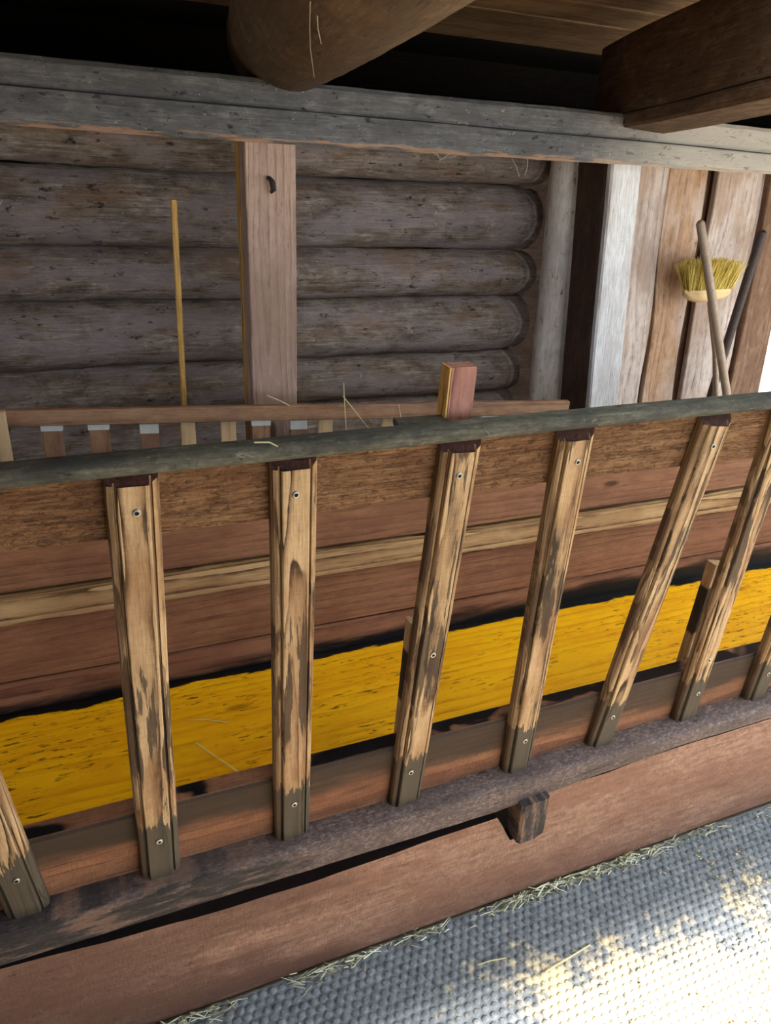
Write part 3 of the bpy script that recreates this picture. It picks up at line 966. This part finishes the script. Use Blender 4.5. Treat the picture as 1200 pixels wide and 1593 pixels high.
# back of the trough: planks leaning back a little, one proud strip
def bplank(name, y0, z0, z1, mat, proud=0.0, t=0.03):
    tilt = 0.10
    yc = y0 + tilt * ((z0 + z1) / 2 - 0.40) - proud
    nrm = (0, -1, tilt)
    return board(name, (X0, yc, (z0 + z1) / 2), (X1, yc, (z0 + z1) / 2), nrm, z1 - z0, t + proud, mat, mg, bev=0.004, amp=0.002, n=60, ny=2)


YK = 1.455
bplank('back_plank', YK, 0.360, 0.474, M_backlow)
bplank('back_plank', YK, 0.478, 0.620, M_back, 0.004)
bplank('strip_plank', YK, 0.624, 0.684, M_strip, 0.022)
bplank('back_plank', YK, 0.688, 0.862, M_back)

# stake behind the top rail and a small ledge beside it
stk = board('upright_stake', (0.5835, 1.010, 0.99), (0.5825, 1.010, 1.272), UP, 0.046, 0.030, M_stake, mg, bev=0.001, n=8)
stk['label'] = 'reddish board end sticking up behind the top rail'
board('side_strip', (0.5588, 1.010, 0.99), (0.5578, 1.010, 1.272), UP, 0.003, 0.030, M_side, stk, bev=0.0003, amp=0, n=4)
m_, L = frame((0.475, 1.020, 1.1885), (0.56, 1.014, 1.1895), (0, 0, 1))
obj('ledge', loft('ledge', rect_profile(0.028, 0.012, 0.003), L, M_toplog, 8, wobble(0.001)), m_, mg)

# end posts carrying the manger (outside the frame)
for x in (X0 + 0.05, X1 - 0.05):
    for yy in (1.0, 1.50):
        board('support_post', (x, yy, -0.012), (x, yy, 0.60 if yy < 1.2 else 0.85), UP, 0.09, 0.05, M_dark, mg, n=6)

# ------------------------------------------------------------------ kick board under the manger
kb_m, L = frame((X0, 0.919, 0.0), (X1, 0.919, 0.0), UP)
kb_v, kb_f = [], []
kn = 240
kxs = sorted(set([L * i / kn for i in range(kn + 1)] + [0.745 - X0, 0.775 - X0, 0.790 - X0, 0.857 - X0, 0.862 - X0]))
def kick_top(xw):
    h_ = float(np.interp(xw, [-1.3, -0.22, 0.0, 0.10, 0.345, 0.55, 0.736, 0.80, 1.13, 2.8], [0.312, 0.306, 0.286, 0.278, 0.275, 0.288, 0.293, 0.30, 0.343, 0.347])) + 0.003 * noise.noise(Vector((xw * 9, 0, 0)))
    if 0.745 < xw < 0.860:
        h_ = max(0.205, 0.297 - (xw - 0.745) / 0.045 * 0.09)
    if xw >= 0.860: h_ = max(h_, 0.330)
    return h_
ROWS = 8
for xl in kxs:
    xw = xl + X0
    h_ = kick_top(xw)
    col_ = []
    for j in range(ROWS + 1):
        yl = 0.001 + (h_ - 0.001) * j / ROWS
        dz = 0.0015 * noise.noise(Vector((xw * 3, yl * 12, 3)))
        bevel = -0.004 if j in (0, ROWS) else 0.0
        col_.append((xl, yl, dz + bevel))
    col_ += [(xl, h_, -0.035), (xl, 0.001, -0.035)]
    kb_v += col_
kk = ROWS + 3
for i in range(len(kxs) - 1):
    for j in range(kk):
        a_, b_ = i * kk + j, i * kk + (j + 1) % kk
        kb_f.append((b_, a_, a_ + kk, b_ + kk))
kb_f.append(tuple(range(kk)))
kb_f.append(tuple(reversed(range((len(kxs) - 1) * kk, len(kxs) * kk))))
kb_i = [1 if (q < (len(kxs) - 1) * kk and q % kk == ROWS) else 0 for q in range(len(kb_f))]  # black top faces: tar, with the shade of the gap painted in
kb = obj('kick_board', mesh('kick_board', kb_v, kb_f, [M_sill, M_tar_shade], kb_i), kb_m)
tag(kb, 'brown worn board on edge between mat and manger beam, notched for a peg', 'board')

# ------------------------------------------------------------------ fence behind the manger
fn = empty('picket_fence', (0.6, 2.0, 0), 'low picket fence with twin brown rails behind the manger', 'fence')
FA, FB = Vector((-0.60, 2.155, 0.872)), Vector((1.470, 1.860, 0.864))
fd = (FB - FA).normalized()
fnrm = Vector((fd.y, -fd.x, 0)).normalized()
if fnrm.y > 0: fnrm = -fnrm
rl = board('front_rail', FA - Vector((0, 0, .022)), FB - Vector((0, 0, .022)), fnrm, 0.044, 0.022, M_rail, fn, bev=0.003, amp=0.002, n=30)
off = -fnrm * 0.062
board('rear_rail', FA + off - Vector((0, 0, .045)), FB + off - Vector((0, 0, .045)), fnrm, 0.036, 0.022, M_rail, fn, bev=0.003, amp=0.002, n=30)


def fence_x(px_x):
    """distance along the fence of a world x"""
    return (px_x - FA.x) / (fd.x)


def picket(x, w, ztop, mat, back=0.0225, tip=False, t=0.018):
    p = FA + fd * fence_x(x) - fnrm * back
    p0 = Vector((p.x, p.y, -0.012)); p1 = Vector((p.x, p.y, ztop))
    o = board('picket', p0, p1, fnrm, w, t, mat, fn, bev=0.002, amp=0.001, n=10)
    if tip:
        q0 = Vector((p.x, p.y, ztop - 0.026)) + fnrm * 0.0015
        q1 = Vector((p.x, p.y, ztop + 0.0015)) + fnrm * 0.0015
        board('lit_tip', q0, q1, fnrm, w + 0.003, t + 0.003, M_lit_tip, o, bev=0.001, amp=0, n=2)  # white caps paint the light on the picket ends
    return o


# ------------------------------------------------------------------ leaning stick, tools
m_, L = frame((0.318, 2.20, 0.0), (0.330, 2.24, 1.385), (0, -1, 0))
sk = obj('wooden_stick', loft('wooden_stick', rect_profile(0.016, 0.014, 0.002), L, M_side, 20, wobble(0.002, 2, 3, 6)), m_)
tag(sk, 'thin upright ochre stick standing left of the planed post', 'stick')

for x, w in ((0.303, 0.040), (0.4145, 0.043), (0.696, 0.042), (0.890, 0.043), (-0.33, 0.042)):
    picket(x, w, 0.845, M_lightw)
for x in (-0.053, 0.066, 0.507, 0.995, 1.215):
    picket(x, 0.052, 0.829, M_rail, tip=True)
for x in (0.197, 0.619):
    o = picket(x, 0.048, 0.806, M_rail, back=0.0625 + 0.0225 - 0.041, tip=True)
picket(-0.186, 0.066, 0.874, M_lightw, back=-0.0185)

# broom standing head-up against the planks
br = empty('broom', (2.76, 2.50, 0), 'broom standing bristles up, pale block and yellow bristles, against the planks', 'broom')
bc = Vector((2.585, 2.50, 1.078))
tilt = R(-2)
bm_ = Matrix.Translation(bc) @ Matrix.Rotation(tilt, 4, 'Y')
# block: flat top, bulging underside
bv, bf = [], []
nx, k_ = 18, 12
for i in range(nx + 1):
    u = -1 + 2 * i / nx
    hx = u * 0.128
    dep = 0.055 * math.sqrt(max(0.02, 1 - abs(u) ** 3.2)) + 0.002
    wid = 0.030 * math.sqrt(max(0.05, 1 - abs(u) ** 6))
    bv += [(hx, -wid, 0.0), (hx, wid, 0.0)]
    for j in range(k_ + 1):
        a_ = math.pi * j / k_
        bv.append((hx, wid * math.cos(a_), -0.012 - (dep - 0.012) * math.sin(a_) ** 0.8 if 0 < j < k_ else -0.012))
kk = k_ + 3
for i in range(nx):
    for j in range(kk):
        a_, b_ = i * kk + j, i * kk + (j + 1) % kk
        bf.append((b_, a_, a_ + kk, b_ + kk))
bf.append(tuple(range(kk)))
bf.append(tuple(reversed(range(nx * kk, (nx + 1) * kk))))
obj('block', mesh('block', bv, bf, M_block, sharp=0.7), bm_, br)


def strands(name, items, mat):
    """items: (p0, p1, r, bend) -> one mesh of thin three-sided strands"""
    v, f = [], []
    for p0, p1, r_, bend in items:
        p0, p1 = Vector(p0), Vector(p1)
        t = (p1 - p0)
        if t.length < 1e-6: continue
        t.normalize()
        a_ = t.orthogonal().normalized()
        a_.rotate(Matrix.Rotation(random.uniform(0, 6.28), 3, t))
        b_ = t.cross(a_)
        mid = (p0 + p1) / 2 + Vector(bend)
        o_ = len(v)
        for p, rr in ((p0, r_), (mid, r_), (p1, r_ * 0.6)):
            for q in (0, 2.094, 4.189):
                v.append(p + rr * (math.cos(q) * a_ + math.sin(q) * b_))
        for i in (0, 3):
            for j in range(3):
                x_, y_ = o_ + i + j, o_ + i + (j + 1) % 3
                f.append((x_, y_, y_ + 3, x_ + 3))
        f += [(o_ + 2, o_ + 1, o_), (o_ + 6, o_ + 7, o_ + 8)]
    return mesh(name, v, f, mat, smooth=False)


items = []
for i in range(1500):
    u = random.uniform(-1, 1)
    w_ = random.uniform(-1, 1)
    if abs(u - 0.02) < 0.10 and random.random() < 0.5: continue
    p0 = Vector((u * 0.118, w_ * 0.024, -0.004))
    spread = 0.040 if u < 0 else 0.016
    hgt = random.uniform(0.105, 0.135) * (1.0 - 0.10 * abs(u))
    p1 = p0 + Vector((u * spread + random.uniform(-.014, .014), w_ * 0.022 + random.uniform(-.012, .012), hgt))
    items.append((p0, p1, random.uniform(0.0009, 0.0014), (random.uniform(-.004, .004), random.uniform(-.004, .004), 0)))
bo = obj('bristles', strands('bristles', items, M_bristle), bm_, br)
bo['kind'] = 'stuff'
obj('broom_handle', tube_mesh('broom_handle', [(2.605, 2.500, 1.055), (2.70, 2.47, 0.80), (2.80, 2.42, 0.40), (2.89, 2.38, 0.0)], 0.013, M_handle, 12), None, br)

th = obj('tool_handle', tube_mesh('tool_handle', [(2.392, 2.44, 1.352), (2.398, 2.44, 1.345), (2.46, 2.427, 1.215), (2.72, 2.375, 0.66), (3.02, 2.31, -0.0)], [0.010, 0.017, 0.018, 0.018, 0.017], M_handle, 14))
tag(th, 'round pale tool handle leaning in front of the broom head', 'tool handle')
dh = obj('tool_handle', tube_mesh('tool_handle', [(2.850, 2.535, 1.312), (2.853, 2.535, 1.306), (2.835, 2.53, 1.10), (2.80, 2.52, 0.60), (2.76, 2.50, 0.0)], [0.010, 0.020, 0.020, 0.019, 0.018], M_grip, 14))
tag(dh, 'dark tool handle leaning on the plank wall, right of the broom', 'tool handle')

# ------------------------------------------------------------------ studded rubber mat
rm = empty('rubber_mat', (1.0, 0.2, 0), 'grey studded rubber mat strewn with sawdust before the manger', 'mat')
obj('mat_sheet', box_mesh('mat_sheet', -1.6, 3.2, -1.6, 0.916, -0.011, 0.0, M_rubber), None, rm)
PX, PY = 0.0205, 0.0170
v0 = []
rings_ = [(1.0, 0.0), (0.86, 0.0022), (0.45, 0.0032)]
for rr, zz in rings_:
    for j in range(6):
        a_ = math.pi / 3 * j + math.pi / 6
        v0.append((rr * 0.0098 * math.cos(a_), rr * 0.0086 * math.sin(a_), zz - 0.0004))
v0 = np.array(v0)
f0 = []
for i in range(2):
    for j in range(6):
        a_, b_ = i * 6 + j, i * 6 + (j + 1) % 6
        f0.append((a_, b_, b_ + 6, a_ + 6))
top0 = (12, 13, 14, 15, 16, 17)
cents = []
ny_ = int((0.914 + 0.35) / PY)
nx_ = int((2.8 + 0.7) / PX)
rngn = np.random.default_rng(3)
for iy in range(ny_):
    for ix in range(nx_):
        cents.append((-0.7 + ix * PX + (PX / 2 if iy % 2 else 0), 0.9045 - iy * PY, 0))
cents = np.array(cents)
sc_ = rngn.uniform(0.9, 1.06, (len(cents), 1, 1))
cents[:, :2] += rngn.uniform(-0.0007, 0.0007, (len(cents), 2))
V = (v0[None] * sc_ + cents[:, None, :]).reshape(-1, 3)
nf = len(cents)
F4 = (np.array(f0)[None] + (np.arange(nf) * 18)[:, None, None]).reshape(-1, 4)
F6 = np.array(top0)[None] + (np.arange(nf) * 18)[:, None]
me = bpy.data.meshes.new('studs')
nl = F4.size + F6.size
me.vertices.add(len(V)); me.vertices.foreach_set('co', V.ravel())
me.loops.add(nl); me.loops.foreach_set('vertex_index', np.concatenate([F4.ravel(), F6.ravel()]))
me.polygons.add(len(F4) + len(F6))
me.polygons.foreach_set('loop_start', np.concatenate([np.arange(len(F4)) * 4, F4.size + np.arange(len(F6)) * 6]))
me.polygons.foreach_set('use_smooth', np.ones(len(F4) + len(F6), dtype=bool))
me.materials.append(M_rubber)
me.update(calc_edges=True)
st = obj('studs', me, None, rm)
st['kind'] = 'stuff'

# sawdust crumbs trodden onto the mat
cv, cf = [], []
def dust_density(x, y):
    a = noise.noise(Vector((x * 4, y * 4, 1))) * 0.5 + noise.noise(Vector((x * 13, y * 13, 4))) * 0.4
    return a + 0.75 * min(1, max(0, (0.80 - y) / 0.35)) - 0.25 + (0.12 if x > 1.2 else 0)
cnt = 0
while cnt < 24000:
    x, y = random.uniform(-0.3, 2.6), random.uniform(0.05, 0.90)
    if random.random() > dust_density(x, y): continue
    cnt += 1
    s_ = 0.0010 + 0.0038 * random.random() ** 2
    a_ = random.uniform(0, 6.28)
    z_ = 0.0030 + random.uniform(0, 0.002)
    c_, d_ = math.cos(a_), math.sin(a_)
    o_ = len(cv)
    st_ = random.uniform(0.5, 1.0)
    for (u, w_, h_) in ((-1, -st_ * .6, 0), (1, -st_ * .5, 0), (0.2, st_, 0), (0.1, 0, 0.7)):
        cv.append((x + s_ * (u * c_ - w_ * d_), y + s_ * (u * d_ + w_ * c_), z_ + h_ * s_))
    cf += [(o_, o_ + 1, o_ + 3), (o_ + 1, o_ + 2, o_ + 3), (o_ + 2, o_, o_ + 3), (o_ + 2, o_ + 1, o_)]
sd_ = obj('sawdust_crumbs', mesh('sawdust_crumbs', cv, cf, M_crumb, smooth=False))
tag(sd_, 'tan sawdust crumbs scattered over the rubber mat', 'sawdust', kind='stuff')

# hay swept into the corner between mat and kick board
items = []
for i in range(2300):
    x = random.uniform(-0.5, 2.7)
    dens = 0.45 + 0.9 * noise.noise(Vector((x * 6, 0.5, 0)))
    if random.random() > dens: continue
    y = 0.912 - abs(random.gauss(0, 0.012))
    a_ = random.gauss(0, 0.5)
    l_ = 0.008 + 0.04 * random.random() ** 2
    z_ = 0.005 + abs(random.gauss(0, 0.006))
    dx, dy = math.cos(a_) * l_ / 2, math.sin(a_) * l_ / 2
    y = min(y, 0.914 - abs(dy))
    items.append(((x - dx, y - dy, z_), (x + dx, y + dy, max(0.003, z_ + random.uniform(-.006, .006))), random.uniform(0.0006, 0.0013), (0, 0, random.uniform(0, .003))))
hy = obj('hay_wisps', strands('hay_wisps', items, M_hay))
tag(hy, 'ragged line of greenish hay along the foot of the kick board', 'hay', kind='stuff')


# single stalks one can pick out
def stalk(name, pts, r_, label, mat=M_straw, cat='straw'):
    tag(obj(name, tube_mesh(name, pts, r_, mat, 5)), label, cat)


stalk('straw_stalk', [(0.80, 0.735, 0.006), (0.86, 0.742, 0.008), (0.93, 0.752, 0.006)], 0.0014, 'pale straw stalk lying on the mat, farther from the camera edge')
stalk('straw_stalk', [(0.67, 0.80, 0.006), (0.70, 0.798, 0.007), (0.735, 0.792, 0.006)], 0.0013, 'short pale straw lying on the mat near the hay line')
stalk('straw_stalk', [(0.165, 1.235, 0.403), (0.20, 1.17, 0.408), (0.235, 1.12, 0.403)], 0.0013, 'pale curved straw on the yellow floor, between first two slats')
stalk('straw_stalk', [(0.16, 1.31, 0.403), (0.20, 1.295, 0.406), (0.24, 1.275, 0.403)], 0.0010, 'thin straw on the yellow floor farther back')
stalk('straw_stalk', [(0.232, 0.958, 1.1975), (0.252, 0.952, 1.1985), (0.262, 0.944, 1.194)], 0.0013, 'short bent straw lying on the top rail')
stalk('straw_stalk', [(0.520, 1.985, 0.905), (0.555, 1.985, 0.888), (0.585, 1.984, 0.8705)], 0.0016, 'straw stalk slanting up from the fence rail before the post')
stalk('straw_stalk', [(0.735, 1.952, 0.94), (0.738, 1.94, 0.86), (0.745, 1.925, 0.76)], 0.0013, 'long thin straw hanging over the fence rail')
stalk('straw_stalk', [(0.735, 1.955, 0.90), (0.775, 1.945, 0.85), (0.83, 1.925, 0.78)], 0.0012, 'thin straw slanting down across the fence rail')
stalk('straw_stalk', [(0.905, 1.932, 0.87), (0.915, 1.925, 0.82), (0.93, 1.92, 0.78)], 0.0010, 'short straw hanging over the fence rail by a light picket')


def webline(p, label):
    tag(obj('cobweb_thread', tube_mesh('cobweb_thread', p, 0.0007, M_web, 4)), label, 'cobweb')


def on_log(px, py, z_off=0.0):
    """point on the underside front of the round log, seen at a pixel"""
    dirv = fw + (px - 600) / F_PX * r2 - (py - 796.5) / F_PX * u2
    o_ = Vector((0, 0, 1.6))
    ax = Vector((math.sin(R(10)), math.cos(R(10)), -0.05)).normalized()
    best = None
    t = 0.3
    while t < 3.0:
        p = o_ + dirv * t
        q = p - jl
        dist = (q - q.dot(ax) * ax).length
        s_ = (0.30 - q.dot(ax)) / 3.60
        if dist < 0.148 * (1 + 0.25 * s_) + 0.012: return p
        t += 0.004
    return o_ + dirv * 2.0


webline([on_log(483, 2), on_log(482, 40), on_log(483, 75), on_log(489, 120)], 'long cobweb thread hanging down the round log')
webline([on_log(494, 25), on_log(495, 45), on_log(500, 68)], 'short cobweb thread on the round log')
webline([(1.045, 2.140, 1.543), (1.075, 2.135, 1.530), (1.105, 2.137, 1.534), (1.130, 2.142, 1.543)], 'sagging cobweb thread under the grey beam, mid log wall')
webline([(1.06, 2.140, 1.543), (1.07, 2.138, 1.524), (1.10, 2.140, 1.543)], 'small cobweb loop under the grey beam')
webline([(1.315, 2.150, 1.543), (1.335, 2.150, 1.520), (1.352, 2.150, 1.492)], 'hanging cobweb strand under the beam near the log ends')
webline([(1.372, 2.150, 1.543), (1.374, 2.150, 1.515), (1.370, 2.150, 1.498)], 'short hanging cobweb strand under the beam by the white pole')
